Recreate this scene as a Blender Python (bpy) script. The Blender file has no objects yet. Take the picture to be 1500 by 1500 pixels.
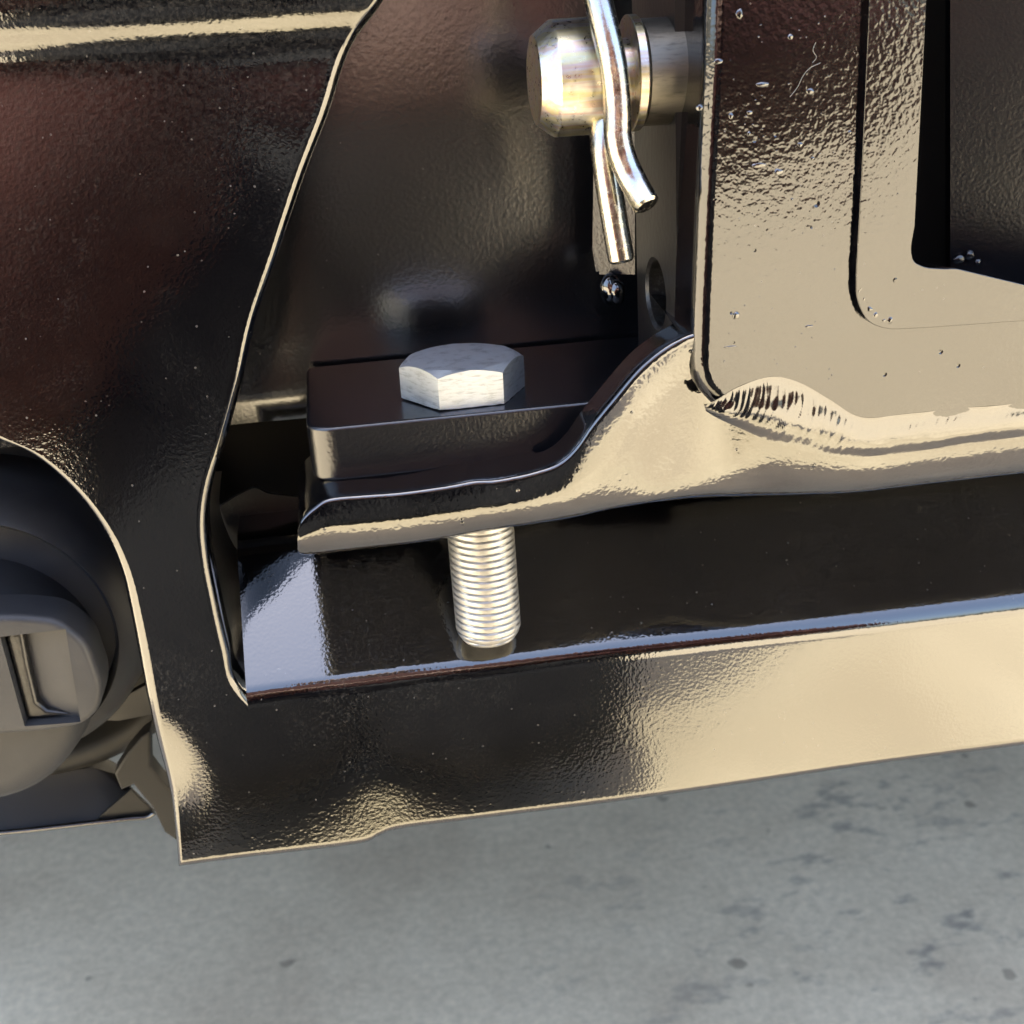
import bpy, bmesh, math, random
from math import sin, cos, radians, pi, exp, atan2, sqrt
from mathutils import Vector, Matrix, noise

random.seed(7)
MM = 0.001
scene = bpy.context.scene
C = scene.collection

# ------------------------------------------------------------------ camera
FOC = 1810.0                       # focal length in photo pixels (photo is 1500 px wide)
PITCH, YAW, ROLL = radians(22), radians(7.5), radians(3.5)
FW = Vector((sin(YAW)*cos(PITCH), cos(YAW)*cos(PITCH), -sin(PITCH)))
R0 = Vector((cos(YAW), -sin(YAW), 0)); U0 = R0.cross(FW)
RT = cos(ROLL)*R0 - sin(ROLL)*U0
UP = sin(ROLL)*R0 + cos(ROLL)*U0
def ray(px, py):
    return (FW*FOC + RT*(px-750) - UP*(py-750)).normalized()
CAM = -ray(677, 578)*285.0         # millimetres; the bolt seat is the origin
cam_d = bpy.data.cameras.new('camera')
cam = bpy.data.objects.new('camera', cam_d); C.objects.link(cam)
cam_d.sensor_width = 36; cam_d.sensor_fit = 'HORIZONTAL'
cam_d.lens = 36*FOC/1500
cam_d.clip_start = 0.01; cam_d.clip_end = 500
m = Matrix((RT, UP, -FW)).transposed().to_4x4(); m.translation = CAM*MM
cam.matrix_world = m
cam_d.dof.use_dof = True; cam_d.dof.focus_distance = 0.272; cam_d.dof.aperture_fstop = 30
scene.camera = cam
cy = scene.cycles
cy.max_bounces = 6; cy.diffuse_bounces = 3; cy.glossy_bounces = 4; cy.transmission_bounces = 0; cy.caustics_reflective = False

# ------------------------------------------------------------------ world, sun, exposure
SUN_EL, SUN_AZ = radians(74), radians(-18)     # high sun behind the vehicle, azimuth measured from +Y towards +X
world = bpy.data.worlds.new('World'); scene.world = world; world.use_nodes = True
wn = world.node_tree.nodes; wl = world.node_tree.links
sky = wn.new('ShaderNodeTexSky'); sky.sky_type = 'NISHITA'; sky.sun_disc = False
sky.sun_elevation = SUN_EL; sky.sun_rotation = SUN_AZ; sky.dust_density = 4.5; sky.ozone_density = 0.7
wl.new(sky.outputs[0], wn['Background'].inputs[0]); wn['Background'].inputs[1].default_value = 0.15
sd = bpy.data.lights.new('sun', 'SUN'); sd.energy = 3.2; sd.angle = radians(0.53); sd.color = (1.0, 0.985, 0.82)
so = bpy.data.objects.new('sun', sd); C.objects.link(so)
sv = Vector((sin(SUN_AZ)*cos(SUN_EL), cos(SUN_AZ)*cos(SUN_EL), sin(SUN_EL)))
so.rotation_euler = sv.to_track_quat('Z', 'Y').to_euler(); so.location = sv*10
vs = scene.view_settings
vs.view_transform = 'Standard'; vs.look = 'None'; vs.gamma = 1; vs.exposure = 3.15; vs.use_curve_mapping = False

# ------------------------------------------------------------------ helpers
def at(px, py, Y):
    """point of the photo's line of sight (px, py) on the upright plane Y (mm)"""
    d = ray(px, py); return CAM + d*((Y-CAM.y)/d.y)
def atz(px, py, Z):
    d = ray(px, py); return CAM + d*((Z-CAM.z)/d.z)
def atx(px, py, X):
    d = ray(px, py); return CAM + d*((X-CAM.x)/d.x)

def link(name, bm, mat, parent=None, smooth=35, wn_mod=True):
    """bmesh in millimetres (world space) -> ONE mesh object"""
    bmesh.ops.scale(bm, vec=(MM, MM, MM), verts=bm.verts)
    me = bpy.data.meshes.new(name); bm.to_mesh(me); bm.free()
    me.materials.append(mat)
    for p in me.polygons: p.use_smooth = bool(smooth)
    if smooth: me.set_sharp_from_angle(angle=radians(smooth))
    o = bpy.data.objects.new(name, me); C.objects.link(o)
    if parent is not None:
        o.parent = parent
        q = parent; mw = Matrix.Identity(4)
        while q is not None: mw = q.matrix_basis @ mw if q.parent is None else mw; q = q.parent
        o.matrix_parent_inverse = mw.inverted() if parent.parent is None and parent.type == 'EMPTY' else Matrix.Identity(4)
    if wn_mod and smooth:
        w = o.modifiers.new('wn', 'WEIGHTED_NORMAL'); w.keep_sharp = True
    return o
def thing(name, label, cat, loc=(0,0,0), group=None):
    o = bpy.data.objects.new(name, None); C.objects.link(o)
    o.empty_display_size = 0.01
    o.matrix_basis = Matrix.Translation(Vector(loc)*MM)
    o['label'] = label; o['category'] = cat
    if group: o['group'] = group
    return o
def tag(o, label, cat):
    o['label'] = label; o['category'] = cat; return o

def cr(pts, n):
    """Catmull-Rom resample of a list of tuples, n segments per span"""
    pts = [Vector(p) for p in pts]; out = []
    for i in range(len(pts)-1):
        p0 = pts[max(i-1,0)]; p1 = pts[i]; p2 = pts[i+1]; p3 = pts[min(i+2,len(pts)-1)]
        for k in range(n):
            t = k/n
            out.append(0.5*((2*p1)+(p2-p0)*t+(2*p0-5*p1+4*p2-p3)*t*t+(3*p1-p0-3*p2+p3)*t**3))
    out.append(pts[-1].copy()); return out
def interp(keys, x):
    if x <= keys[0][0]: return keys[0][1]
    for (a, va), (b, vb) in zip(keys, keys[1:]):
        if x <= b:
            t = (x-a)/(b-a); t = t*t*(3-2*t); return va+(vb-va)*t
    return keys[-1][1]
def grid_faces(bm, rows, close=False):
    """rows: list of lists of BMVert"""
    for a, b in zip(rows, rows[1:]):
        n = len(a)
        for j in range(n if close else n-1):
            k = (j+1) % n
            try: bm.faces.new((a[j], a[k], b[k], b[j]))
            except ValueError: pass
def prism(outline, y0, y1, bev=0, seg=3, front_only=False):
    """outline: list of (x, z) in mm, extruded from y0 (front) to y1"""
    bm = bmesh.new()
    f = [bm.verts.new((p[0], y0, p[1])) for p in outline]
    b = [bm.verts.new((p[0], y1, p[1])) for p in outline]
    ff = bm.faces.new(f); bf = bm.faces.new(b[::-1])
    n = len(f)
    for i in range(n): bm.faces.new((f[i], b[i], b[(i+1)%n], f[(i+1)%n]))
    bmesh.ops.recalc_face_normals(bm, faces=bm.faces)
    if bev:
        ed = list(ff.edges) + ([] if front_only else list(bf.edges))
        bmesh.ops.bevel(bm, geom=ed, offset=bev, segments=seg, profile=0.5, affect='EDGES', clamp_overlap=True)
    return bm
def round_poly(pts, radii, n=6):
    """fillet the corners of a closed polygon of (x, z)"""
    out = []; N = len(pts)
    for i in range(N):
        p = Vector(pts[i][:2]); r = radii[i] if isinstance(radii, (list, tuple)) else radii
        a = Vector(pts[i-1][:2])-p; b = Vector(pts[(i+1)%N][:2])-p
        if r <= 0: out.append(p); continue
        d = min(r, a.length*.45, b.length*.45)
        A = p+a.normalized()*d; B = p+b.normalized()*d
        for k in range(n+1):
            t = k/n; out.append(A*(1-t)**2+p*2*t*(1-t)+B*t*t)
    return out
def box_bm(lo, hi, bev=0, seg=3):
    bm = bmesh.new(); bmesh.ops.create_cube(bm, size=1)
    lo = Vector(lo); hi = Vector(hi)
    for v in bm.verts: v.co = Vector([lo[i]+(v.co[i]+.5)*(hi[i]-lo[i]) for i in range(3)])
    if bev: bmesh.ops.bevel(bm, geom=list(bm.edges), offset=bev, segments=seg, profile=.5, affect='EDGES', clamp_overlap=True)
    return bm
def boolean(bm_a, bm_b):
    obs = []
    for b in (bm_a, bm_b):
        bmesh.ops.recalc_face_normals(b, faces=b.faces)
        me = bpy.data.meshes.new('temp'); b.to_mesh(me); b.free()
        o = bpy.data.objects.new('temp', me); C.objects.link(o); obs.append(o)
    md = obs[0].modifiers.new('b', 'BOOLEAN'); md.operation = 'DIFFERENCE'; md.object = obs[1]; md.solver = 'EXACT'
    dg = bpy.context.evaluated_depsgraph_get(); ev = obs[0].evaluated_get(dg); me = ev.to_mesh()
    bm = bmesh.new(); bm.from_mesh(me); ev.to_mesh_clear()
    for o in obs:
        me = o.data; bpy.data.objects.remove(o); bpy.data.meshes.remove(me)
    return bm
def lathe(profile, seg=48, axis='X', center=(0,0,0), wob=0):
    """profile: (pos along axis, radius)"""
    bm = bmesh.new(); rows = []; c = Vector(center)
    for (s, r) in profile:
        row = []
        for k in range(seg):
            a = 2*pi*k/seg; rr = r
            if axis == 'X': v = Vector((s, rr*cos(a), rr*sin(a)))
            elif axis == 'Y': v = Vector((rr*cos(a), s, rr*sin(a)))
            else: v = Vector((rr*cos(a), rr*sin(a), s))
            row.append(bm.verts.new(c+v))
        rows.append(row)
    grid_faces(bm, rows, True)
    if profile[0][1] > 0: bm.faces.new(rows[0])
    if profile[-1][1] > 0: bm.faces.new(rows[-1][::-1])
    bmesh.ops.recalc_face_normals(bm, faces=bm.faces)
    return bm
def tube(path, rad, seg=20, cap=.6):
    bm = bmesh.new(); rows = []; n = len(path)
    up = Vector((.3, -1, .1)).normalized()
    prof = []
    for i, p in enumerate(path):
        t = (path[min(i+1,n-1)]-path[max(i-1,0)]).normalized()
        prof.append((Vector(p), t, rad))
    if cap:
        p, t, r = prof[0]; prof = [(p, t, r-cap), (p+t*cap, t, r)] + prof[1:]
        p, t, r = prof[-1]; prof = prof[:-1] + [(p-t*cap, t, r), (p, t, r-cap)]
    for p, t, r in prof:
        s = t.cross(up).normalized(); q = s.cross(t).normalized()
        rows.append([bm.verts.new(p+(s*cos(2*pi*k/seg)+q*sin(2*pi*k/seg))*r) for k in range(seg)])
    grid_faces(bm, rows, True)
    bm.faces.new(rows[0]); bm.faces.new(rows[-1][::-1])
    bmesh.ops.recalc_face_normals(bm, faces=bm.faces)
    return bm

# ------------------------------------------------------------------ materials
def mat_base(name):
    m = bpy.data.materials.new(name); m.use_nodes = True
    nt = m.node_tree; b = nt.nodes['Principled BSDF']
    tc = nt.nodes.new('ShaderNodeTexCoord')
    return m, nt, b, tc
def N(nt, typ, **kw):
    n = nt.nodes.new(typ)
    for k, v in kw.items():
        if k in n.inputs.keys(): n.inputs[k].default_value = v
        else: setattr(n, k, v)
    return n
def tex_noise(nt, tc, scale, detail=2, rough=.5, vec=None, stretch=None):
    n = nt.nodes.new('ShaderNodeTexNoise')
    n.inputs['Scale'].default_value = scale; n.inputs['Detail'].default_value = detail; n.inputs['Roughness'].default_value = rough
    src = tc.outputs['Object']
    if stretch:
        mp = nt.nodes.new('ShaderNodeMapping'); mp.inputs['Scale'].default_value = stretch[0]; mp.inputs['Rotation'].default_value = stretch[1] if len(stretch) > 1 else (0,0,0)
        nt.links.new(src, mp.inputs[0]); src = mp.outputs[0]
    nt.links.new(src, n.inputs['Vector']); return n
def ramp(nt, src, stops):
    r = nt.nodes.new('ShaderNodeValToRGB')
    el = r.color_ramp.elements
    while len(el) < len(stops): el.new(.5)
    for e, (p, c) in zip(el, stops):
        e.position = p; e.color = c if len(c) == 4 else (*c, 1)
    nt.links.new(src, r.inputs[0]); return r
def mathn(nt, op, a, b=None, clamp=False):
    n = nt.nodes.new('ShaderNodeMath'); n.operation = op; n.use_clamp = clamp
    for i, v in enumerate((a, b)):
        if v is None: continue
        if isinstance(v, (int, float)): n.inputs[i].default_value = v
        else: nt.links.new(v, n.inputs[i])
    return n.outputs[0]
def mixc(nt, fac, a, b):
    n = nt.nodes.new('ShaderNodeMix'); n.data_type = 'RGBA'
    if isinstance(fac, (int, float)): n.inputs['Factor'].default_value = fac
    else: nt.links.new(fac, n.inputs['Factor'])
    for i, v in ((6, a), (7, b)):
        if isinstance(v, tuple): n.inputs[i].default_value = (*v, 1)
        else: nt.links.new(v, n.inputs[i])
    return n.outputs[2]
def bump_chain(nt, b, items):
    """items: (height socket, strength, distance m)"""
    prev = None
    for h, s, d in items:
        bn = nt.nodes.new('ShaderNodeBump'); bn.inputs['Strength'].default_value = s; bn.inputs['Distance'].default_value = d
        nt.links.new(h, bn.inputs['Height'])
        if prev: nt.links.new(prev, bn.inputs['Normal'])
        prev = bn.outputs[0]
    nt.links.new(prev, b.inputs['Normal'])

def paint(name, rough=.08, peel=.00003, peel_scale=900, wave=.0001, wave_scale=70, dust=.25, speck=.05, ior=2.0, pits=0, base=(.0012,.0012,.0016), dirt=None):
    m, nt, b, tc = mat_base(name)
    b.inputs['IOR'].default_value = ior
    # settled dust: patchy film plus pin-prick specks
    cloud = tex_noise(nt, tc, 22, 3, .65)
    grain = tex_noise(nt, tc, 1400, 1, .7)
    cl = ramp(nt, cloud.outputs[0], [(.45, (0,0,0)), (.75, (1,1,1))])
    gr = ramp(nt, grain.outputs[0], [(.5, (0,0,0)), (.75, (1,1,1))])
    df = mathn(nt, 'MULTIPLY', mathn(nt, 'MULTIPLY', cl.outputs[0], gr.outputs[0]), dust)
    if dirt:      # a band where road dust has settled
        sx = nt.nodes.new('ShaderNodeSeparateXYZ'); nt.links.new(tc.outputs['Object'], sx.inputs[0])
        wob = tex_noise(nt, tc, 60, 3, .6)
        pos = mathn(nt, 'ADD', sx.outputs['XYZ'.index(dirt[0].upper())], mathn(nt, 'MULTIPLY', mathn(nt, 'SUBTRACT', wob.outputs[0], .5), .030))
        mr = nt.nodes.new('ShaderNodeMapRange'); mr.inputs[1].default_value = dirt[1]; mr.inputs[2].default_value = dirt[2]
        nt.links.new(pos, mr.inputs[0])
        fib = tex_noise(nt, tc, 1, 3, .65, stretch=((1100, 1100, 1500), (0, .5, 0)))
        fr = ramp(nt, fib.outputs[0], [(.42, (0,0,0)), (.72, (1,1,1))])
        df = mathn(nt, 'MAXIMUM', df, mathn(nt, 'MULTIPLY', mathn(nt, 'MULTIPLY', mr.outputs[0], fr.outputs[0]), dirt[3]))
    vor = nt.nodes.new('ShaderNodeTexVoronoi'); vor.inputs['Scale'].default_value = 620
    nt.links.new(tc.outputs['Object'], vor.inputs['Vector'])
    sp = nt.nodes.new('ShaderNodeSeparateColor'); nt.links.new(vor.outputs['Color'], sp.inputs[0])
    rad = mathn(nt, 'MULTIPLY', mathn(nt, 'POWER', sp.outputs[0], 6), speck*1.6)
    dot = mathn(nt, 'LESS_THAN', vor.outputs['Distance'], rad)
    f = mathn(nt, 'MAXIMUM', df, mathn(nt, 'MULTIPLY', dot, .20), True)
    nt.links.new(mixc(nt, f, base, (.30,.29,.27)), b.inputs['Base Color'])
    rr = mathn(nt, 'ADD', mathn(nt, 'MULTIPLY', f, .5), rough, True)
    nt.links.new(rr, b.inputs['Roughness'])
    pe = tex_noise(nt, tc, peel_scale, 1, .5)
    wv = tex_noise(nt, tc, wave_scale, 0, .4)
    items = [(wv.outputs[0], 1, wave), (pe.outputs[0], 1, peel)]
    if pits:
        v2 = nt.nodes.new('ShaderNodeTexVoronoi'); v2.inputs['Scale'].default_value = 240
        nt.links.new(tc.outputs['Object'], v2.inputs['Vector'])
        s2 = nt.nodes.new('ShaderNodeSeparateColor'); nt.links.new(v2.outputs['Color'], s2.inputs[0])
        r2 = mathn(nt, 'MULTIPLY', mathn(nt, 'POWER', s2.outputs[0], 3.5), .18)
        k = mathn(nt, 'SUBTRACT', 1, mathn(nt, 'DIVIDE', v2.outputs['Distance'], mathn(nt, 'ADD', r2, .0001)), True)
        sg = mathn(nt, 'MULTIPLY', k, mathn(nt, 'SIGN', mathn(nt, 'SUBTRACT', s2.outputs[1], .6)))
        items.append((sg, 1, pits))
    bump_chain(nt, b, items)
    return m

M = {}
M['panel']   = paint('bumper black enamel', ior=1.85, rough=.055, peel=.000020, peel_scale=1250, wave=.00002, wave_scale=45, dust=.09, speck=.10, dirt=('z', .040, .110, .09))
M['bracket'] = paint('bracket black coating', rough=.09, peel=.000050, peel_scale=950, wave=.00018, wave_scale=60, dust=.03, speck=.08, pits=.00025, ior=1.62)
M['smooth']  = paint('arm black coating', rough=.06, peel=.000040, peel_scale=900, wave=.00034, wave_scale=65, dust=.05, speck=.06, pits=.0002, ior=1.9)
M['weld']    = paint('weld bead coating', rough=.10, peel=.000012, peel_scale=900, wave=.00002, wave_scale=60, dust=.03, speck=.03, ior=1.9)
M['plate']   = paint('crossmember black coating', rough=.20, peel=.00003, peel_scale=900, wave=.00006, wave_scale=60, dust=.05, speck=.05, dirt=('x', -.032, -.060, .13))
M['tab']     = paint('tab satin black coating', ior=1.6, rough=.26, peel=.00005, peel_scale=1300, wave=.00003, dust=.03, speck=.04, base=(.0018,.002,.003))
M['dirty']   = paint('dusty side plate coating', rough=.33, peel=.00006, peel_scale=500, wave=.0001, dust=.25, speck=.06, base=(.007,.0065,.006), ior=1.5)

def plastic(name, col, rough, dust):
    m, nt, b, tc = mat_base(name)
    c = tex_noise(nt, tc, 35, 5, .6); g = tex_noise(nt, tc, 1800, 2, .6)
    cl = ramp(nt, c.outputs[0], [(.35, (0,0,0)), (.7, (1,1,1))])
    f = mathn(nt, 'MULTIPLY', cl.outputs[0], dust)
    nt.links.new(mixc(nt, f, col, (.085,.084,.082)), b.inputs['Base Color'])
    b.inputs['Roughness'].default_value = rough
    bump_chain(nt, b, [(g.outputs[0], 1, .00003)])
    return m
M['plastic'] = plastic('fog lamp grey plastic', (.016,.0165,.018), .50, .18)
M['valance'] = plastic('valance black plastic', (.007,.007,.007), .5, .04)
for k_, v_ in (('valance', .22), ('plastic', .35)): M[k_].node_tree.nodes['Principled BSDF'].inputs['Specular IOR Level'].default_value = v_
M['inner']   = plastic('chassis black with recess shade in colour', (.003,.0025,.002), .9, .0)  # near-black and dull: the shade inside the hollows is put into this colour
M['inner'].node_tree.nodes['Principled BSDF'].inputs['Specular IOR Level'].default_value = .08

def zinc(name, col, rough, streak=1):
    m, nt, b, tc = mat_base(name)
    b.inputs['Metallic'].default_value = .9
    s = tex_noise(nt, tc, 1, 4, .65, stretch=((260, 260, 1500),))
    p = tex_noise(nt, tc, 300, 4, .6)
    r = ramp(nt, s.outputs[0], [(.30, tuple(c*.62 for c in col)), (.48, col), (.8, tuple(min(1, c*1.1) for c in col))])
    nt.links.new(r.outputs[0], b.inputs['Base Color'])
    rr = mathn(nt, 'ADD', mathn(nt, 'MULTIPLY', p.outputs[0], .25), rough-.12, True)
    nt.links.new(rr, b.inputs['Roughness'])
    bump_chain(nt, b, [(s.outputs[0], 1, .00006*streak), (p.outputs[0], 1, .00004)])
    return m
M['zinc'] = zinc('bolt head dull zinc', (.50,.53,.55), .44, 1.0)
M['collar'] = zinc('collar dull steel', (.13,.12,.10), .42, .6)
M['thread'] = zinc('bolt thread zinc', (.34,.335,.315), .44, .3)
def chromate(name, rough, amount):
    m, nt, b, tc = mat_base(name)
    b.inputs['Metallic'].default_value = 1
    s = tex_noise(nt, tc, 1, 3, .6, stretch=((25, 330, 330),))
    g = tex_noise(nt, tc, 900, 4, .7)
    r = ramp(nt, s.outputs[0], [(.30, (.62,.60,.56)), (.42, (.74,.66,.36)), (.50, (.66,.66,.68)), (.56, (.64,.45,.44)), (.64, (.72,.62,.32)), (.8, (.60,.62,.62))])
    nt.links.new(mixc(nt, amount, (.34,.35,.34), mixc(nt, .45, r.outputs[0], (.16,.13,.05))), b.inputs['Base Color'])
    gg = ramp(nt, g.outputs[0], [(.35, (0,0,0)), (.65, (1,1,1))])
    nt.links.new(mathn(nt, 'ADD', mathn(nt, 'MULTIPLY', gg.outputs[0], .16), rough), b.inputs['Roughness'])
    bump_chain(nt, b, [(g.outputs[0], 1, .00003)])
    return m
M['pin'] = chromate('pin yellow zinc', .26, .85)
M['clip'] = chromate('clip bright zinc', .13, .35)

def concrete():
    m, nt, b, tc = mat_base('stained grey concrete')
    a = tex_noise(nt, tc, 6, 7, .66); g = tex_noise(nt, tc, 160, 4, .7)
    c1 = ramp(nt, a.outputs[0], [(.28, (.485,.39,.265)), (.5, (.62,.515,.355)), (.74, (.72,.605,.425))])
    gm = ramp(nt, g.outputs[0], [(.3, (.80,.80,.80)), (.7, (1.12,1.12,1.12))])
    mul = nt.nodes.new('ShaderNodeMix'); mul.data_type = 'RGBA'; mul.blend_type = 'MULTIPLY'; mul.inputs['Factor'].default_value = 1
    nt.links.new(c1.outputs[0], mul.inputs[6]); nt.links.new(gm.outputs[0], mul.inputs[7])
    # dark scuffs and drips, denser on one side
    sx = nt.nodes.new('ShaderNodeSeparateXYZ'); nt.links.new(tc.outputs['Object'], sx.inputs[0])
    def side(v):
        mr = nt.nodes.new('ShaderNodeMapRange'); mr.inputs[1].default_value = -.02; mr.inputs[2].default_value = .28; mr.inputs[3].default_value = .12
        nt.links.new(sx.outputs[0], mr.inputs[0]); return mathn(nt, 'MULTIPLY', v, mr.outputs[0])
    s1 = tex_noise(nt, tc, 1, 5, .62, stretch=((26, 48, 1), (0, 0, .35)))
    s2 = tex_noise(nt, tc, 2.2, 2, .5)
    th = mathn(nt, 'MULTIPLY', ramp(nt, s1.outputs[0], [(.565, (0,0,0)), (.66, (1,1,1))]).outputs[0],
               side(ramp(nt, s2.outputs[0], [(.38, (0,0,0)), (.62, (1,1,1))]).outputs[0]))
    d1 = mixc(nt, mathn(nt, 'MULTIPLY', th, .6), mul.outputs[2], (.13,.13,.12))
    v = nt.nodes.new('ShaderNodeTexVoronoi'); v.inputs['Scale'].default_value = 34
    wv = tex_noise(nt, tc, 40, 3, .6)
    ad = nt.nodes.new('ShaderNodeVectorMath'); ad.operation = 'MULTIPLY_ADD'
    nt.links.new(wv.outputs['Color'], ad.inputs[0]); ad.inputs[1].default_value = (.02,.02,.02); nt.links.new(tc.outputs['Object'], ad.inputs[2])
    nt.links.new(ad.outputs[0], v.inputs['Vector'])
    sp = nt.nodes.new('ShaderNodeSeparateColor'); nt.links.new(v.outputs['Color'], sp.inputs[0])
    rad = mathn(nt, 'MULTIPLY', mathn(nt, 'POWER', sp.outputs[0], 5), .22)
    dt = mathn(nt, 'MULTIPLY', mathn(nt, 'SUBTRACT', rad, v.outputs['Distance']), 22, True)
    d2 = mixc(nt, mathn(nt, 'MULTIPLY', dt, .5), d1, (.09,.075,.055))
    nt.links.new(d2, b.inputs['Base Color'])
    b.inputs['Roughness'].default_value = .8
    bump_chain(nt, b, [(g.outputs[0], .4, .001)])
    return m
M['ground'] = concrete()
def plain(name, col, rough, metal=0):
    m, nt, b, tc = mat_base(name)
    n = tex_noise(nt, tc, 40, 4, .6)
    nt.links.new(mixc(nt, n.outputs[0], tuple(c*.75 for c in col), tuple(c*1.25 for c in col)), b.inputs['Base Color'])
    b.inputs['Roughness'].default_value = rough; b.inputs['Metallic'].default_value = metal
    return m
M['body'] = plain('vehicle body paint', (.02,.02,.022), .3)
M['shirt'] = plain('maroon cotton shirt', (.075,.020,.014), .9)
M['trousers'] = plain('dark trousers', (.007,.007,.009), .9)
M['skin'] = plain('skin', (.22,.13,.095), .6)
M['hair'] = plain('dark hair', (.02,.014,.01), .6)
M['shoe'] = plain('shoe leather', (.03,.028,.026), .5)

# ------------------------------------------------------------------ ground
bm = bmesh.new()
vs_ = [bm.verts.new(p) for p in ((-90000,-90000,-450),(90000,-90000,-450),(90000,90000,-450),(-90000,90000,-450))]
bm.faces.new(vs_)
g = link('ground', bm, M['ground'], smooth=0); g['kind'] = 'structure'
g['label'] = 'grey stained concrete floor under the bumper'; 

# ------------------------------------------------------------------ vehicle hull behind the bumper (shades the floor)
def hull():
    t = thing('vehicle_body', 'dark underside and nose of the vehicle behind the bumper opening', 'vehicle', (500, 2000, -250))
    side = [(70,-60),(95,-80),(300,-110),(4300,-110),(4400,100),(4400,560),(4200,900),(3600,1250),(1900,1250),(1450,640),(300,540),(0,490),(-28,420),(-32,190),(-24,160),(70,150)]
    bm = bmesh.new(); rows = []
    for x in (-780, -740, 1350, 1390):
        ins = 25 if x in (-780, 1390) else 0
        rows.append([bm.verts.new((x, y+ins*(1 if y < 2000 else -1), z-ins*(1 if z > 0 else -1))) for y, z in side])
    grid_faces(bm, rows, True); bm.faces.new(rows[0]); bm.faces.new(rows[-1][::-1])
    bmesh.ops.recalc_face_normals(bm, faces=bm.faces)
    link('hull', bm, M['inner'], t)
    for wx in (-600, 1200):
        for wy in (900, 3600):
            w = link('wheel', lathe([(wx-110,150),(wx-110,290),(wx-80,330),(wx+80,330),(wx+110,290),(wx+110,150)], 40, 'X', (0, wy, -120)), M['shoe'], t)
hull()

# ------------------------------------------------------------------ bumper
bumper = thing('front_bumper', 'glossy black steel bumper with bright rolled edges around its cutout and lamp opening', 'bumper', (0, 0, -115))
PY = -2.0
# stations: (outer edge px, inner edge px), from the top, down the pillar, round the corner, along to the right
left_st = [((-260,-260),(640,-260)), ((-260,-120),(590,-90)), ((-260,0),(545,0)), ((-260,90),(497,72)), ((-260,200),(466,165)), ((-260,330),(430,260)),
           ((-230,470),(392,375)), ((-150,560),(360,470)), ((-60,610),(340,560)), ((0,640),(318,640)), ((60,668),(297,705)), ((120,720),(289,760)),
           ((165,780),(293,815)), ((192,840),(303,870)), ((208,905),(313,920)), ((222,975),(322,960)), ((240,1080),(331,997)), ((258,1170),(347,1022)), ((266,1263),(364,1040))]
bot_st = [((266,1263),(364,1040)), ((300,1258),(385,1037)), ((360,1250),(430,1031)), ((430,1242),(490,1024)), ((530,1229),(570,1014)), ((556,1218),(590,1011)), ((590,1207),(615,1008)), ((700,1193),(720,996)),
          ((850,1174),(850,980)), ((1000,1153),(1000,962)), ((1250,1118),(1250,932)), ((1500,1085),(1500,902)), ((1800,1045),(1800,866)), ((2300,978),(2300,806))]
def face_y(p):
    """relief of the bumper face (mm), p = point in plane; negative is towards the viewer"""
    x, z = p.x, p.z
    y = 0.0
    # upper pillar: overhang fold near the top, reads as a bright horizontal ridge
    k = z-81.2
    if x < 0:
        w = 1.0 if z > 20 else 0.0
        y += w*(-4.2/(1+exp(-k/1.9)))
        y += w*(-0.10*max(0, k-4))
    # pressed dimple beside the lamp-side edge of the lower beam, and the soft hollow by the step in the bottom hem
    d = x-(-90+(-70-z)*.2)
    y += 1.9*exp(-(max(d, 0)/11)**2)*exp(-((z+87)/14)**2)
    y += .06*exp(-(((x+30)/9)**2+((z+108)/8)**2))
    # gentle press marks in the sheet
    y += 0.5*noise.noise(Vector((x*.018, z*.022, 3.1)))
    return y
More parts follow.
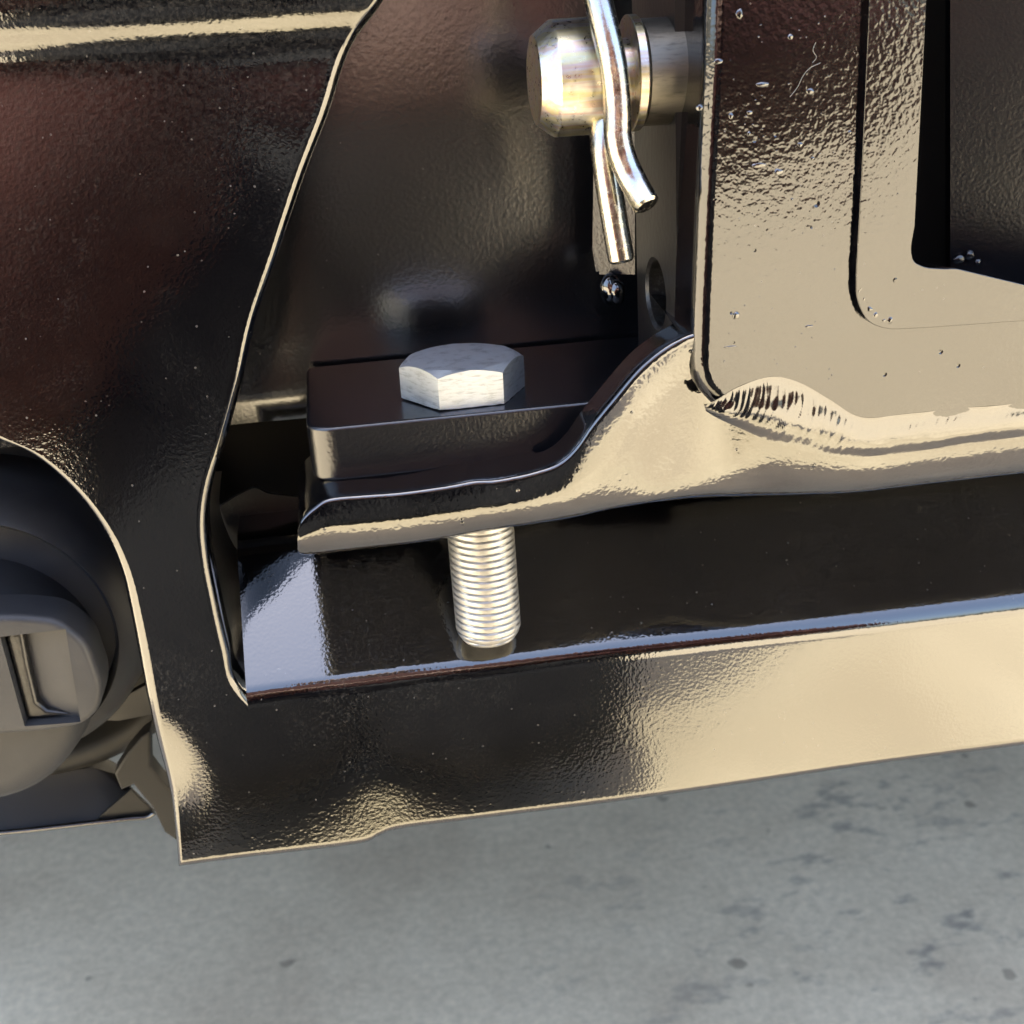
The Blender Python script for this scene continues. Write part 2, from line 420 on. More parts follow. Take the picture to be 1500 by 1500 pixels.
def bumper_panel():
    bm = bmesh.new()
    NC = 46; SUB = 8
    def build(stations, last_inner):
        o = cr([(*s[0], 0) for s in stations], SUB); i = cr([(*s[1], 0) for s in stations], SUB)
        rows = []
        for a, b in zip(o, i):
            A = at(a.x, a.y, PY); B = at(b.x, b.y, PY); row = []
            pts = []
            for c in range(NC+1):
                t = c/NC; t = t*t*(3-2*t)*.35+t*.65
                p = A.lerp(B, t); p.y = PY+face_y(p); pts.append(p)
            dirv = (A-B); dirv.y = 0; dirv.normalize()
            # rolled outer edge
            R = 1.3; edge = []
            p0 = pts[0]
            edge = [p0+dirv*(R*2.2)+Vector((0, R*3+5, 0)), p0+dirv*(R*2.2)+Vector((0, R*2.2, 0))]
            for q in range(1, 6):
                th = (pi/2)*(1-q/6); edge.append(p0+dirv*(R*2.2*sin(th))+Vector((0, R*2.2*(1-cos(th)), 0)))
            inn = []
            pe = pts[-1]; di = -dirv
            if last_inner == 'edge':
                for q in range(1, 7):
                    th = (pi/2)*(q/6); inn.append(pe+di*(2.2*sin(th))+Vector((0, 2.2*(1-cos(th)), 0)))
                inn.append(inn[-1]+Vector((0, 3, 0))); inn.append(inn[-1]+Vector((0, 5, 0)))
            row = edge+pts+inn
            rows.append([bm.verts.new(p) for p in row])
        return rows
    L = build(left_st, 'edge'); grid_faces(bm, L)
    Bt = build(bot_st, None); grid_faces(bm, Bt)
    # crease and ledge: rolled shoulder then a long face leaning back under the bracket
    Rr = 7.5; A45 = radians(47); rows = []
    for row in Bt:
        e = row[-1].co.copy(); r = [row[-1]]
        for q in range(1, 15):
            th = A45*q/14
            r.append(bm.verts.new((e.x, e.y+Rr*(1-cos(th)), e.z+Rr*sin(th))))
        s = r[-1].co.copy(); d = Vector((0, sin(A45), cos(A45)))
        for q in range(1, 13):
            r.append(bm.verts.new(s+d*(q*LEDGE/12)))
        s = r[-1].co.copy()
        for q in range(1, 9):   # top of the ledge rolls to level
            th = A45+(radians(88)-A45)*q/8; th0 = A45+(radians(88)-A45)*(q-.5)/8
            s = s+Vector((0, sin(th0), cos(th0)))*1.2; r.append(bm.verts.new(s))
        r.append(bm.verts.new(s+Vector((0, 14, 0))))
        rows.append(r)
    grid_faces(bm, rows)
    bmesh.ops.remove_doubles(bm, verts=bm.verts, dist=.02)
    bmesh.ops.recalc_face_normals(bm, faces=bm.faces)
    # outward = towards -Y
    if sum(f.normal.y*f.calc_area() for f in bm.faces) > 0: bmesh.ops.reverse_faces(bm, faces=bm.faces)
    return link('face_panel', bm, M['panel'], bumper, smooth=42, wn_mod=False)
LEDGE = 34.0
bumper_panel()
# side wall of the cutout, running back from the pillar edge to the end of the ledge
def recess_wall():
    bm = bmesh.new(); rows = []
    near = cr([(297,690,0),(291,760,0),(296,815,0),(305,870,0),(316,920,0),(325,960,0),(334,997,0),(350,1022,0),(366,1041,0)], 5)
    far = cr([(325,690,46),(322,742,46),(338,790,44),(366,835,36),(366,880,26),(366,920,19),(366,960,12),(366,1000,5),(366.5,1034,-.5)], 5)
    for a, b in zip(near, far):
        A = at(a.x, a.y, 4 if a.y < 1000 else 4-(a.y-1000)*.1); B = at(b.x, b.y, b.z); r = []
        for k in range(13):
            t = k/12; p = A.lerp(B, t); p.x -= 2.2*sin(pi*t)*(.4+.6*t); r.append(bm.verts.new(p))
        rows.append(r)
    grid_faces(bm, rows)
    bmesh.ops.recalc_face_normals(bm, faces=bm.faces)
    link('recess_wall', bm, M['dirty'], bumper)
    # upright inner skin above the ledge, with a ragged top edge
    top = [(300,760),(322,742),(345,727),(370,715),(378,716),(392,723),(420,727),(480,731),(520,735)]
    bm = bmesh.new()
    a = [bm.verts.new(at(x, y, 46)) for x, y in top]; c = [bm.verts.new(at(x, 870, 46)) for x, y in top]
    a2 = [bm.verts.new(v.co+Vector((0,1.2,0))) for v in a]; c2 = [bm.verts.new(v.co+Vector((0,1.2,0))) for v in c]
    grid_faces(bm, [c, a, a2, c2])
    bmesh.ops.recalc_face_normals(bm, faces=bm.faces)
    link('inner_skin', bm, M['dirty'], bumper, smooth=0)
recess_wall()

# ------------------------------------------------------------------ crossmember (back plate)
cross = thing('crossmember', 'dark brown-black textured steel plate behind the bolt, rolled under at its bottom', 'plate', (-20, 45, -17))
def back_plate():
    Y = 40.0; bm = bmesh.new(); rows = []
    prof = [(Y+2, 170), (Y+2, 110)]
    for z in range(100, 0, -4): prof.append((Y+1.2*max(0, (z-60)/40), z))
    R = 9.0
    prof += [(Y+.2, 0), (Y, -4)]
    for q in range(0, 11):
        th = radians(22)*q/10; prof.append((Y+R*(1-cos(th)), -6-R*sin(th)))
    y, z = prof[-1]; prof.append((y+2.2, z-5.5)); y, z = prof[-1]; prof.append((y+2.5, z-.9)); prof.append((y+3, z-.2)); prof.append((y+3, z+6))
    xs = [-190+k*5 for k in range(0, 51)]
    for x in xs:
        # the plate dishes back towards the pillar side
        dish = 4.5*(1/(1+exp((x+42)/4.0)))
        rows.append([bm.verts.new((x, y+dish*min(1, max(0, (z+25)/40))*.6, z)) for y, z in prof])
    grid_faces(bm, rows)
    bmesh.ops.recalc_face_normals(bm, faces=bm.faces)
    link('plate', bm, M['plate'], cross, smooth=50, wn_mod=False)
back_plate()

for a, b in (((548,97),(775,84)),((560,69),(772,61))):
    A = at(*a, 40.9); B = at(*b, 41.0); mid = A.lerp(B, .5)+Vector((0, 0, -.25))
    link('scratch_ridge', tube(cr([A, mid, B], 8), .28, 8, .1), M['plate'], cross)  # thin raised tubes standing in for scratches on the plate

# ------------------------------------------------------------------ base plate tab with the bolt
tab_o = [(-35.6,-15.2),(75,-15.2),(75,38),(-35.6,38)]
def tab():
    pts = round_poly(tab_o, [7.0,0,0,3], 12)
    bm = bmesh.new()
    t = [bm.verts.new((p.x, p.y, 0)) for p in pts]; b = [bm.verts.new((p.x, p.y, -12.4)) for p in pts]
    tf = bm.faces.new(t); bf = bm.faces.new(b[::-1]); n = len(t)
    for i in range(n): bm.faces.new((t[i], b[i], b[(i+1)%n], t[(i+1)%n]))
    bmesh.ops.recalc_face_normals(bm, faces=bm.faces)
    bmesh.ops.bevel(bm, geom=list(tf.edges)+list(bf.edges), offset=.9, segments=4, profile=.5, affect='EDGES')
    o = link('mounting_tab', bm, M['tab'], smooth=40)
    tag(o, 'flat black steel tab with a rounded corner clamped under the hex bolt head', 'plate')
tab()

# ------------------------------------------------------------------ hex bolt
def hex_bolt():
    t = thing('hex_bolt', 'zinc plated hex bolt through the black tab, thread sticking out below', 'bolt', (0, 0, 0))
    R = 14.4; H = 8.7; A0 = radians(2)
    # head: hexagonal prism whose top corners are cut by a cone (scalloped chamfer)
    bm = bmesh.new(); rings = []
    NS = 16; per = []
    for k in range(6):
        a = Vector((R*cos(A0+k*pi/3), R*sin(A0+k*pi/3))); b = Vector((R*cos(A0+(k+1)*pi/3), R*sin(A0+(k+1)*pi/3)))
        for q in range(NS): per.append((a.lerp(b, q/NS), k, q))
    ap = R*cos(pi/6)
    bot = []; top = []; mid = []; cap = []
    for p, k, q in per:
        rad = p.length
        z = H-(rad-ap*.985)*.62
        j = .12*noise.noise(Vector((p.x*.5, p.y*.5, 1)))
        bot.append(bm.verts.new((p.x, p.y, .25+.2*noise.noise(Vector((p.x*.6,p.y*.6,9))))))
        mid.append(bm.verts.new((p.x*1.002, p.y*1.002, z*.5)))
        top.append(bm.verts.new((p.x, p.y, z+j)))
        u = p.normalized()*ap*.955
        cap.append(bm.verts.new((u.x, u.y, H)))
    grid_faces(bm, [bot, mid, top, cap], True)
    c1 = []
    for p, k, q in per:
        u = p.normalized()*ap*.80; c1.append(bm.verts.new((u.x, u.y, H-.05)))
    grid_faces(bm, [cap, c1], True); bm.faces.new(c1)
    bm.faces.new(bot[::-1])
    bmesh.ops.recalc_face_normals(bm, faces=bm.faces)
    tilt = Matrix.Rotation(radians(-2.2), 4, 'Y')
    tl = Matrix.Translation((.5, 1.2, 0)) @ Matrix.Rotation(radians(.6), 4, 'Y')
    bmesh.ops.transform(bm, matrix=tl, verts=bm.verts)
    link('head', bm, M['zinc'], t, smooth=24)
    # shank with a helical thread
    bm = bmesh.new(); rows = []; pitch = 1.72; zt, zb = -12, -62.5; seg = 48; per_turn = 8
    nz = int((zt-zb)/pitch*per_turn)
    for i in range(nz+1):
        z = zt+(zb-zt)*i/nz; r_ = []
        for k in range(seg):
            a = 2*pi*k/seg
            ph = ((z/pitch)+k/seg) % 1.0
            tri = 1-abs(2*ph-1)                      # 0 root .. 1 crest
            w = min(1, tri*3.2)                       # wide flat crests, narrow roots
            rr = 7.55+.5*w
            end = max(0, (zb+3.2-z)/3.2)
            rr -= 1.5*end**1.6
            rr += .04*noise.noise(Vector((cos(a)*3, sin(a)*3, z*.8)))
            r_.append(bm.verts.new((rr*cos(a), rr*sin(a), z)))
        rows.append(r_)
    grid_faces(bm, rows, True)
    c2 = [bm.verts.new((5.3*cos(2*pi*k/seg), 5.3*sin(2*pi*k/seg), zb-.1)) for k in range(seg)]
    grid_faces(bm, [rows[-1], c2], True); bm.faces.new(c2)
    bmesh.ops.recalc_face_normals(bm, faces=bm.faces)
    bmesh.ops.transform(bm, matrix=Matrix.Translation((1.6,0,0)) @ Matrix.Rotation(radians(-.6), 4, 'Y'), verts=bm.verts)
    link('threaded_shank', bm, M['thread'], t, smooth=60, wn_mod=False)
hex_bolt()

# ------------------------------------------------------------------ tow bracket
bracket = thing('tow_bracket', 'glossy black welded tow bracket with a curved arm reaching under the bolt', 'bracket', (60, -10, -20))
arm_st = [((436,776),(436,806)),((443,760),(441,811)),((460,744),(458,811)),((483,731),(484,808)),((535,726),(537,802)),((587,722),(590,796)),((653,713),(655,787)),((690,706),(692,780)),((707,704.5),(709,777)),((723,704),(725,775)),
          ((737,702),(740,772)),((753,699),(757,770)),((780,693),(790,765)),((817,680),(840,757)),((843,657),(880,748)),((867,623),(920,741)),((900,583),(960,735)),((940,537),(1000,730)),
          ((985,503),(1040,727)),((1030,487),(1075,726)),((1080,503),(1112,725)),((1150,560),(1172,724)),((1250,606),(1250,721)),((1335,610),(1335,711)),((1500,592),(1500,692)),((1700,566),(1700,668)),((2400,480),(2400,590))]
def arm():
    bm = bmesh.new()
    T = cr([(*s[0],0) for s in arm_st], 6); Bq = cr([(*s[1],0) for s in arm_st], 6); rows = []
    n = len(T)
    for i, (a, b) in enumerate(zip(T, Bq)):
        s = (b.x)
        Yf = interp([(436,-24.5),(720,-25),(1330,-34),(1700,-34)], s)
        # face: the lean grows steadily from upright to the rolled belly
        flat = interp([(436,0),(760,.02),(960,1),(1100,1),(1330,.55),(1700,.5)], s)
        k1 = [(0,1),(.26,5),(.42,19),(.7,30),(.88,60),(1,92)]; k2 = [(0,9),(.3,13),(.6,17),(.84,22),(.95,55),(1,92)]
        def ang(t):
            w = .6*flat*sin(t*7+s*.012)*interp([(850,0),(980,7),(1100,7),(1230,2)], s)
            return radians(interp(k1, t)*(1-flat)+interp(k2, t)*flat+w)
        nf = 40; dn = [cos(ang((q+.5)/nf)) for q in range(nf)]; bk = [sin(ang((q+.5)/nf)) for q in range(nf)]
        lean = sum(bk)/sum(dn)
        YA = interp([(436,-26),(800,-28.5),(1000,-30.4),(1700,-30.4)], s)
        A = at(a.x, a.y, YA); B = at(b.x, b.y, YA+4)
        for _ in range(4): B = at(b.x, b.y, YA+lean*((B-A)-Vector((0,(B-A).y,0))).length)
        d = (B-A); d.y = 0; L = d.length; d.normalize()
        row = []
        back = interp([(436,36),(770,36),(800,10.5),(1005,10.5),(1030,44),(1700,44)], a.x)
        row.append(A+Vector((0, back, 0)))
        row.append(A+Vector((0, 3.0, 0)))
        for q in range(1, 5):                          # tight top edge
            th = (pi/2)*q/5; row.append(A+Vector((0, 1.0*(1-sin(th)), 0))+d*(1.0*(1-cos(th))))
        kk = (L-1.0)/sum(dn); p = row[-1].copy()
        for q in range(nf):
            p = p+d*(dn[q]*kk)+Vector((0, bk[q]*kk, 0)); row.append(p.copy())
        l = row[-1].copy(); l.y = 30 if s < 850 else 46; row.append(l)
        rows.append([bm.verts.new(p) for p in row])
    grid_faces(bm, rows); bm.faces.new(rows[0]); bm.faces.new(rows[-1][::-1])
    bmesh.ops.recalc_face_normals(bm, faces=bm.faces)
    link('arm', bm, M['smooth'], bracket, smooth=48, wn_mod=False)
arm()
def px_poly(pts, Y): return [(at(x, y, Y).x, at(x, y, Y).z) for x, y in pts]
FY = -32.0
def front_plate():
    o = px_poly([(1043,-260),(1034,100),(1024,300),(1018,470),(1016,545),(1026,572),(1050,598),(1120,630),(1230,660),(1330,652),(2400,500),
                 (2400,640),(1388,398),(1352,396),(1340,378),(1346,340),(1366,-260)], FY)
    o = round_poly(o, [0,0,0,0,2,2,0,0,0,0,0,0,0,1.5,0,0,0], 4)
    bm = prism(o, FY, FY+15, 3.6, 8, True)
    link('front_plate', bm, M['bracket'], bracket, smooth=40)
    # raised plate with the rounded opening
    Y = FY-2.0
    o = px_poly([(1287,-260),(1274,0),(1262,260),(1254,400),(1254,440),(1270,472),(1300,483),(1360,480),(1500,470),(1700,454),(1700,452),(1500,417),(1400,393),(1384,394),(1356,392),(1338,384),(1334,366),(1340,330),(1350,140),(1357,0),(1366,-260)], Y)
    o = round_poly(o, [0,0,0,2,4,5,4,2,0,0,0,0,1,1,1,2,2,0,0,0,0], 5)
    bm = prism(o, Y, FY-.05, 1.3, 6, True)
    link('raised_plate', bm, M['bracket'], bracket, smooth=40)
    # inner tube seen through the opening
    bm = bmesh.new(); rows = []
    for x, y0, y1 in ((1385,-260,396),(1392,-260,400),(1450,-260,418),(1700,-260,480)):
        Y = 12-(x-1388)*.045 if x > 1388 else 16
        rows.append([bm.verts.new(at(x, y0+(y1-y0)*k/10, Y)) for k in range(11)]+[bm.verts.new(at(x, y1+14, Y-10))])
    grid_faces(bm, rows); bmesh.ops.recalc_face_normals(bm, faces=bm.faces)
    link('inner_tube', bm, M['tab'], bracket)
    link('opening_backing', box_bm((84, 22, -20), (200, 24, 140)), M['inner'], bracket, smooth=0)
front_plate()
def side_plate():
    X = 46.0
    # outline in (Y, Z) with an upright slot
    out = [(-17.2,-14),(17.5,-14),(17.5,130),(-17.2,130)]
    sc = atx(960, 430, X); cy, cz = sc.y, sc.z
    a = atx(946, 430, X); b = atx(974, 430, X); ry = abs(b.y-a.y)/2
    rz = abs(atx(960,383,X).z-atx(960,478,X).z)/2
    n = 40; hole = [(cy+ry*cos(2*pi*k/n), cz+rz*sin(2*pi*k/n)) for k in range(n)]
    def outer_pt(k):
        ang = 2*pi*k/n; dx, dz = cos(ang), sin(ang); best = 1e9
        for lim, c, d in ((17.5,cy,dx),(-17.2,cy,dx),(130,cz,dz),(-14,cz,dz)):
            if abs(d) > 1e-6:
                t = (lim-c)/d
                if t > 0: best = min(best, t)
        return (cy+dx*best, cz+dz*best)
    outer = [outer_pt(k) for k in range(n)]
    # snap nearest ring points onto the corners
    for c in out:
        k = min(range(n), key=lambda i: (outer[i][0]-c[0])**2+(outer[i][1]-c[1])**2); outer[k] = c
    bm = bmesh.new()
    hin = [(cy+(ry+.7)*cos(2*pi*k/n), cz+(rz+.7)*sin(2*pi*k/n)) for k in range(n)]
    rows = [[bm.verts.new((X+6, y, z)) for y, z in outer], [bm.verts.new((X, y, z)) for y, z in outer], [bm.verts.new((X, y, z)) for y, z in hin],
            [bm.verts.new((X+.7, y, z)) for y, z in hole], [bm.verts.new((X+6, y, z)) for y, z in hole]]
    grid_faces(bm, rows+[rows[0]], True)
    bmesh.ops.recalc_face_normals(bm, faces=bm.faces)
    link('side_plate', bm, M['dirty'], bracket, smooth=30, wn_mod=False)
    link('slot_backing', box_bm((60, -16, -14), (62, 24, 130)), M['inner'], bracket, smooth=0)  # added dark sheet behind the slot, keeps light out so it stays black
    # rear weld blobs on the plate's far edge
    bm = bmesh.new()
    for px, py, r, Y in ((894,424,2.6,20),(903,428,2.2,19)):
        p = at(px, py, Y); b2 = bmesh.ops.create_icosphere(bm, subdivisions=3, radius=r)
        for v in b2['verts']:
            v.co *= 1+.12*noise.noise(v.co*.5+Vector((px,py,0))); v.co.z *= 1.5; v.co += p
    o = link('weld_spatter', bm, M['smooth'], bracket, smooth=180, wn_mod=False); o['kind'] = 'stuff'
    # strip of folded steel behind the plate
    e = [at(876,180,24), at(874,300,24), at(873,370,24), at(878,402,24)]
    f = [at(930,180,20), at(930,300,20), at(930,370,20), at(930,402,20)]
    bm = bmesh.new(); grid_faces(bm, [[bm.verts.new(p) for p in e], [bm.verts.new(p) for p in f], [bm.verts.new(p+Vector((0,4,0))) for p in f], [bm.verts.new(p+Vector((0,4,0))) for p in e]]+[])
    bmesh.ops.recalc_face_normals(bm, faces=bm.faces)
    link('rear_flange', bm, M['tab'], bracket)
side_plate()
def weld():
    up = cr([(1030,590,0),(1045,588,0),(1075,570,0),(1110,556,0),(1140,552,0),(1175,562,0),(1215,585,0),(1262,611,0),(1330,606,0),(1420,597,0),(1500,590,0),(1700,562,0)], 64)
    lo = cr([(1034,602,0),(1050,612,0),(1085,628,0),(1120,643,0),(1155,655,0),(1195,664,0),(1232,669,0),(1280,668,0),(1335,662,0),(1420,650,0),(1500,639,0),(1700,612,0)], 64)
    bm = bmesh.new(); rows = []; n = len(up)
    for i, (a, b) in enumerate(zip(up, lo)):
        A = at(a.x, a.y, FY-.05); Bp = at(b.x, b.y, -30.9); r = []
        x = (a.x+b.x)/2
        amp = interp([(1034,.2),(1060,.9),(1120,1.5),(1200,1.3),(1290,.9),(1700,.9)], x)
        for k in range(25):
            t = k/24; p = A.lerp(Bp, t)
            s = A.x+ (t**1.6)*7.0                      # chevron ripple, trailing down the bead
            wv = noise.noise(Vector((s*.35, t*2.0, 0)))
            rip = .085*abs(sin(s*2.3+2.2*wv))+.02*sin(s*8.3+t*4+3*wv)+.07*noise.noise(Vector((s*.8, t*2.5, 8)))
            rip *= interp([(1034,1),(1220,1),(1290,.4),(1700,.3)], x)*(.6+.8*abs(noise.noise(Vector((s*.25, t, 4)))))
            rip *= min(1, t*4)*min(1, (1-t)*5+.15)
            p.y -= amp*sin(pi*t**1.3)**1.3+rip+.14*noise.noise(Vector((p.x*.22, p.z*.3, 2)))
            r.append(bm.verts.new(p))
        rows.append(r)
    grid_faces(bm, rows); bmesh.ops.recalc_face_normals(bm, faces=bm.faces)
    link('weld_bead', bm, M['weld'], bracket, smooth=180, wn_mod=False)
weld()

def blobs(name, spots, mat, parent, Y, flat=.45):
    bm = bmesh.new()
    for px, py, rx, rz in spots:
        p = at(px, py, Y); b2 = bmesh.ops.create_icosphere(bm, subdivisions=3, radius=1)
        for v in b2['verts']:
            v.co *= 1+.3*noise.noise(v.co*1.3+Vector((px*.7, py*.3, 0)))
            v.co = Vector((v.co.x*rx, v.co.y*min(rx, rz)*flat, v.co.z*rz))+p
    o = link(name, bm, mat, parent, smooth=180, wn_mod=False); o['kind'] = 'stuff'
rs = random.Random(3)
sp = [(1117,124,1.3,.5),(1187,134,.8,.6),(1112,242,1.5,.5),(1140,252,1.0,.7),(1158,54,.5,.5),(1083,20,.7,.9),(1098,165,.6,.4),(1071,170,.5,.6),(1172,212,.5,.5),(1190,232,.4,.3),(1245,194,.4,.4),
      (1078,462,.7,.8),(1025,158,.7,.7),(1052,90,1.0,.5),(1070,508,1.6,.2),(1185,478,.9,.3),(1097,196,.4,.5),(1300,292,.3,.3),(1160,292,.3,.3)]
sp += [(rs.uniform(1060,1240), rs.uniform(20,560), rs.uniform(.07,.2), rs.uniform(.07,.18)) for _ in range(70)]
blobs('weld_spatter', sp, M['smooth'], bracket, FY)
lump = [(1257,408,.6,1.6),(1258,424,.8,1.2),(1264,440,.7,1.5),(1272,452,1.0,.9),(1281,462,.9,1.0),(1291,470,1.3,.8),(1302,468,1.0,1.0),(1256,385,.4,1.6)]
blobs('edge_weld', lump, M['smooth'], bracket, FY-1.4, .8)
blobs('tube_weld', [(1405,380,1.6,1.0),(1420,374,1.2,1.2),(1447,386,1.4,.8),(1462,400,1.0,1.2),(1432,384,.8,.8)], M['tab'], bracket, 10, .5)

def lint():
    bm = bmesh.new()
    def hair(pts, Y, r=.045):
        t = tube(cr([at(x, y, Y) for x, y in pts], 6), r, 6, 0); me = bpy.data.meshes.new('temp'); t.to_mesh(me); t.free(); bm.from_mesh(me); bpy.data.meshes.remove(me)
    hair([(1202,92),(1186,100),(1176,112),(1168,128),(1157,142)], FY-.1)
    hair([(1195,62),(1191,74),(1196,84),(1190,92)], FY-.1)
    m = mat_lint(); o = link('lint', bm, m, bracket, smooth=60, wn_mod=False); o['kind'] = 'stuff'
def mat_lint():
    return plain('grey lint', (.2,.195,.18), .8)
lint()

# ------------------------------------------------------------------ hitch pin and its spring clip
def pin():
    c0 = at(835, 118, -10); t = thing('hitch_pin', 'thick yellow zinc plated pin end sticking out of the bracket side', 'pin', (c0.x, c0.y, c0.z))
    x = lambda px: at(px, 118, -10).x
    cc = (0, -10, c0.z+.5)
    XL = x(781)
    link('pin_head', lathe([(XL,7.9),(XL+.25,8.7),(XL+3.4,11.1),(XL+3.9,11.35),(x(874)-.5,11.4),(x(874),10.9),(x(874),7),(x(935),7)], 64, 'X', cc), M['pin'], t, smooth=25)
    link('washer_ring', lathe([(x(918),7),(x(918),10.8),(x(920),11.4),(x(931),11.4),(x(934),10.9),(x(934),7)], 64, 'X', cc), M['pin'], t)
    link('collar', lathe([(x(934.5),7),(x(934.5),10.1),(x(937),10.5),(52,10.5),(52,7)], 64, 'X', cc), M['collar'], t)
pin()
def clip():
    t = thing('spring_clip', 'bent bright zinc wire clip locking the hitch pin', 'clip', (at(905,200,-12).x, -10, at(905,300,-12).z))
    a = cr([at(852,-120,-15), at(866,-40,-19), at(881,20,-22), at(897,90,-24), at(904,150,-24.5), at(905,200,-25), at(914,236,-25.5), at(930,270,-27), at(948,302,-30)], 8)
    link('front_leg', tube(a, 2.75, 24), M['clip'], t, smooth=40)
    b = cr([at(890,60,-10), at(884,150,-14), at(884,200,-17), at(888,245,-18), at(898,310,-19), at(911,384,-20)], 8)
    link('rear_leg', tube(b, 2.75, 24), M['clip'], t, smooth=40)
clip()

# ------------------------------------------------------------------ fog lamp
def fog():
    t = thing('fog_lamp', 'round grey plastic fog lamp housing with a squared grip, left of the bumper pillar', 'lamp', (at(0,1000,40).x, 45, at(0,1170,40).z))
    # dished shroud, smooth housing with a rim, and the can in front of it
    link('shroud', lathe([(78,20),(76,40),(64,50),(56,55),(54,59),(57,63),(62,64)], 96, 'Y', (-127, 0, -58)), M['valance'], t, smooth=70)
    link('housing', lathe([(70,42.5),(52,42.2),(42,40.8),(36,38.2),(33,35.6),(32,34.4),(33,33.4),(40,32.6),(40,10)], 96, 'Y', (-127, 0, -64)), M['plastic'], t, smooth=70)
    link('lamp_can', lathe([(41,31),(26,30.6),(19,29.4),(15.5,26.5),(14,22),(13.6,10),(13.6,.5)], 96, 'Y', (-130, 0, -73)), M['plastic'], t, smooth=70)
    Y = 4.0
    o = round_poly(px_poly([(-160,905),(30,902),(85,908),(128,942),(150,1005),(146,1042),(120,1064),(60,1074),(-160,1088)], Y), 3, 6)
    gr = prism(o, Y, 16, 2.4, 6, True)
    cut = prism(px_poly([(0,933),(96,922),(118,1058),(36,1064)], Y), Y-3, 11)
    link('grip', boolean(gr, cut), M['plastic'], t, smooth=45, wn_mod=False)
    # sloping pocket floor, deepest along its left side
    bm = bmesh.new(); rows = []
    for k in range(9):
        u = k/8; dy = 6.5-4.0*u**.8
        a = at(-4+(99)*u, 934-11*u, Y); b = at(34+85*u, 1068-8*u, Y)
        rows.append([bm.verts.new(Vector((a.lerp(b, q/6).x, Y+dy, a.lerp(b, q/6).z))) for q in range(7)])
    grid_faces(bm, rows); bmesh.ops.recalc_face_normals(bm, faces=bm.faces)
    link('grip_pocket', bm, M['plastic'], t, smooth=70)
    o = px_poly([(3,936),(30,934),(40,985),(52,1036),(66,1048),(104,1054),(66,1060),(36,1062)], Y)
    link('pocket_drip', prism(o, Y+2.5, Y+8, 1.2, 3, True), M['dirty'], t, smooth=50)
fog()
def valance():
    t = thing('lower_valance', 'black plastic lower valance under the fog lamp with a thin bright lip', 'trim', (at(0,1215,50).x, 55, at(0,1215,50).z))
    Y = 52
    bm = bmesh.new(); rows = []
    for px, yt, ym, yb in ((-260,1140,1190,1238),(-60,1115,1175,1221),(40,1105,1165,1213),(110,1100,1155,1207),(138,1100,1150,1204),(170,1118,1150,1188),(192,1150,1156,1165)):
        rows.append([bm.verts.new(at(px,yt,Y+20)), bm.verts.new(at(px,(yt+ym)/2,Y+8)), bm.verts.new(at(px,ym,Y+6)), bm.verts.new(at(px,yb,Y))])
    grid_faces(bm, rows); bmesh.ops.recalc_face_normals(bm, faces=bm.faces)
    link('skin', bm, M['valance'], t, smooth=60)
    lip = cr([at(-260,1241,Y-1), at(0,1220,Y-1), at(120,1207,Y-1), at(190,1199,Y-1), at(214,1197,Y-1), at(226,1191,Y-1)], 8)
    link('lip', tube(lip, .75, 12, .2), M['panel'], t)
    bm = prism(px_poly([(138,1203),(192,1156),(226,1190),(212,1196)], Y), Y, Y+1.5, .4, 2)
    link('corner_gusset', bm, M['valance'], t)
    b = thing('lamp_brace', 'grey plastic brace between the fog lamp and the bumper edge', 'bracket', (at(230,1200,30).x, 30, at(230,1200,30).z))
    Y = 34
    o = px_poly([(186,1108),(205,1086),(218,1076),(219,1128),(236,1150),(252,1168),(270,1205),(268,1246),(240,1226),(222,1190),(194,1156),(176,1164),(166,1140)], Y)
    link('web', prism(o, Y+2, Y+8, .8, 3, True), M['valance'], b)
    o = px_poly([(105,1088),(218,1028),(246,1060),(262,1112),(228,1112),(226,1078),(165,1090)], Y)
    link('strap', prism(o, Y+12, Y+14, .5, 2, True), M['plastic'], b)
valance()

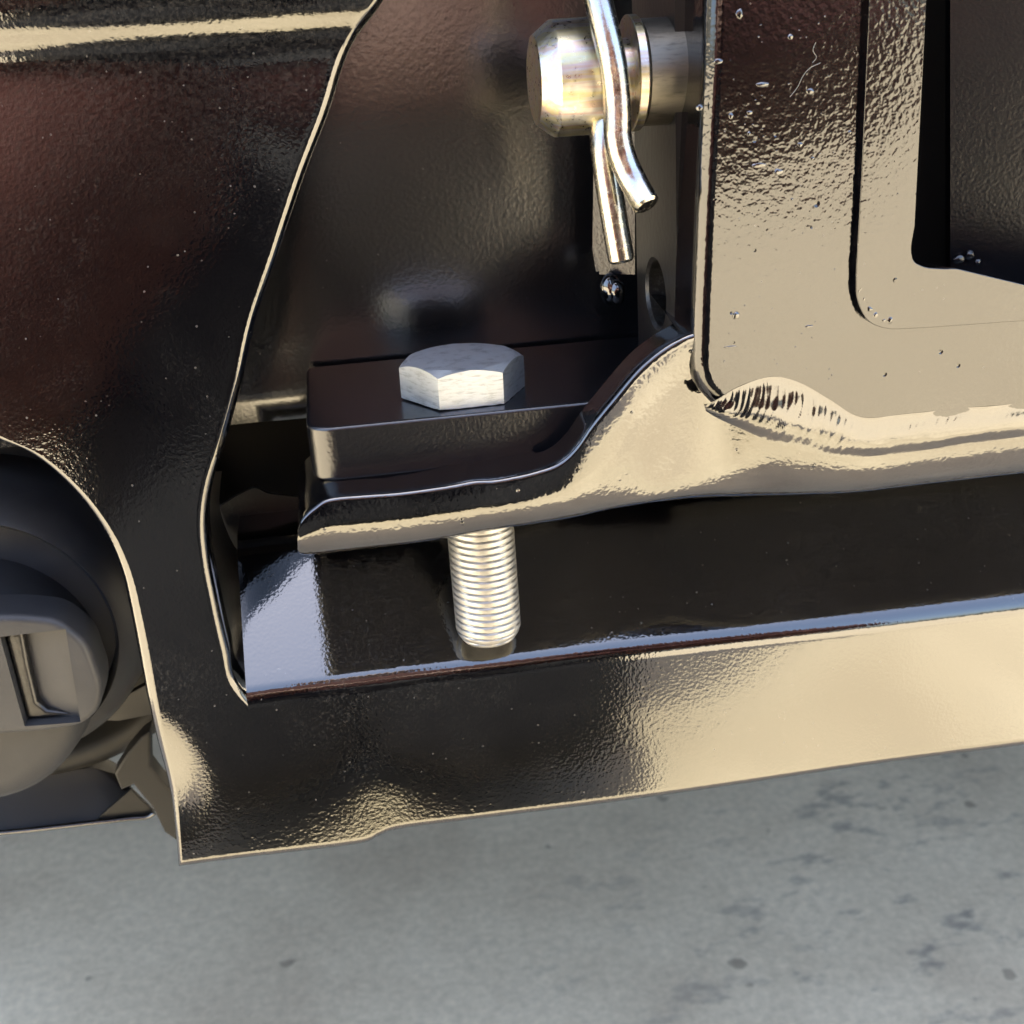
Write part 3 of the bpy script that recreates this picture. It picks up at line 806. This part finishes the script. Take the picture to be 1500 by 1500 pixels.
# ------------------------------------------------------------------ photographer (shows only as the dark maroon reflection in the black paint)
def person():
    cx = -30
    t = thing('person', 'kneeling person in maroon shirt and dark trousers, mirrored in the black paint', 'person', (cx, -650, -450))
    def skin(name, verts, edges, mat, root=0):
        me = bpy.data.meshes.new(name)
        me.from_pydata([Vector(v[:3])*MM for v in verts], edges, [])
        o = bpy.data.objects.new(name, me); C.objects.link(o)
        s = o.modifiers.new('skin', 'SKIN'); s.use_smooth_shade = True
        for i, v in enumerate(verts):
            r = v[3]*MM; me.skin_vertices[0].data[i].radius = (r, r)
        me.skin_vertices[0].data[root].use_root = True
        ss = o.modifiers.new('sub', 'SUBSURF'); ss.levels = 2; ss.render_levels = 2
        me.materials.append(mat)
        o.parent = t; o.matrix_parent_inverse = t.matrix_basis.inverted()
        return o
    hipY = -700
    SH = {-1: (cx-200,-690,330), 1: (cx+200,-690,330)}
    EL = {-1: (-275,-530,-165), 1: (330,-700,0)}
    WR = {-1: (-95,-470,125), 1: (45,-470,125)}
    KN = {-1: (-132,-430,-370), 1: (42,-430,-370)}
    FT = {-1: (-160,-860,-400), 1: (50,-860,-400)}
    V = [(cx,hipY,-60,150),(cx,-720,100,150),(cx,-700,280,165),(cx,-680,390,70),(cx,-665,455,58),(cx,-655,535,88),(cx,-655,615,75)]
    E = [(0,1),(1,2),(2,3),(3,4),(4,5),(5,6)]
    SV = [(cx,hipY,-70,175),(cx,-720,100,182),(cx,-700,285,190),(cx,-682,375,80)]; SE = [(0,1),(1,2),(2,3)]
    TV = [(cx,hipY,-80,180)]; TE = []
    for s in (-1, 1):
        i = len(V); w = WR[s]
        V += [(*SH[s],62),(*EL[s],48),(*w,36),(w[0]-s*25,w[1]+30,w[2]-8,30)]
        E += [(2,i),(i,i+1),(i+1,i+2),(i+2,i+3)]
        h = V[i+3]; j = len(V)
        for q in range(4):
            V += [(h[0]-s*(-25+q*17),h[1]+38,h[2]-12,10),(h[0]-s*(-25+q*17),h[1]+62-5*(q%2),h[2]-34,9)]; E += [(i+3,j+2*q),(j+2*q,j+2*q+1)]
        V += [(h[0]-s*42,h[1]+8,h[2],11),(h[0]-s*58,h[1]+28,h[2]-10,9)]; E += [(i+3,j+8),(j+8,j+9)]
        k = len(V); f = FT[s]
        V += [(cx+s*95,hipY+30,-110,105),(*KN[s],70),(f[0],f[1]+120,-395,48),(f[0],f[1],-400,42),(f[0],f[1]-60,-415,34)]
        E += [(0,k),(k,k+1),(k+1,k+2),(k+2,k+3),(k+3,k+4)]
        i = len(SV); SV += [(*SH[s],82),(*EL[s],138 if s > 0 else 140),(w[0],w[1]-15,w[2],56)]; SE += [(2,i),(i,i+1),(i+1,i+2)]
        k = len(TV); TV += [(cx+s*97,hipY+30,-112,124),(*KN[s],108),(f[0],f[1]+120,-385,66),(f[0],f[1]+40,-390,60)]
        TE += [(0,k),(k,k+1),(k+1,k+2),(k+2,k+3)]
        skin('shoe', [(f[0],f[1]+20,-400,42),(f[0],f[1]-60,-405,44),(f[0],f[1]-120,-412,36)], [(0,1),(1,2)], M['shoe'])
    skin('body', V, E, M['skin'])
    skin('shirt', SV, SE, M['shirt'])
    skin('trousers', TV, TE, M['trousers'])
    skin('hair', [(cx,-690,585,88),(cx,-665,630,84)], [(0,1)], M['hair'])
person()
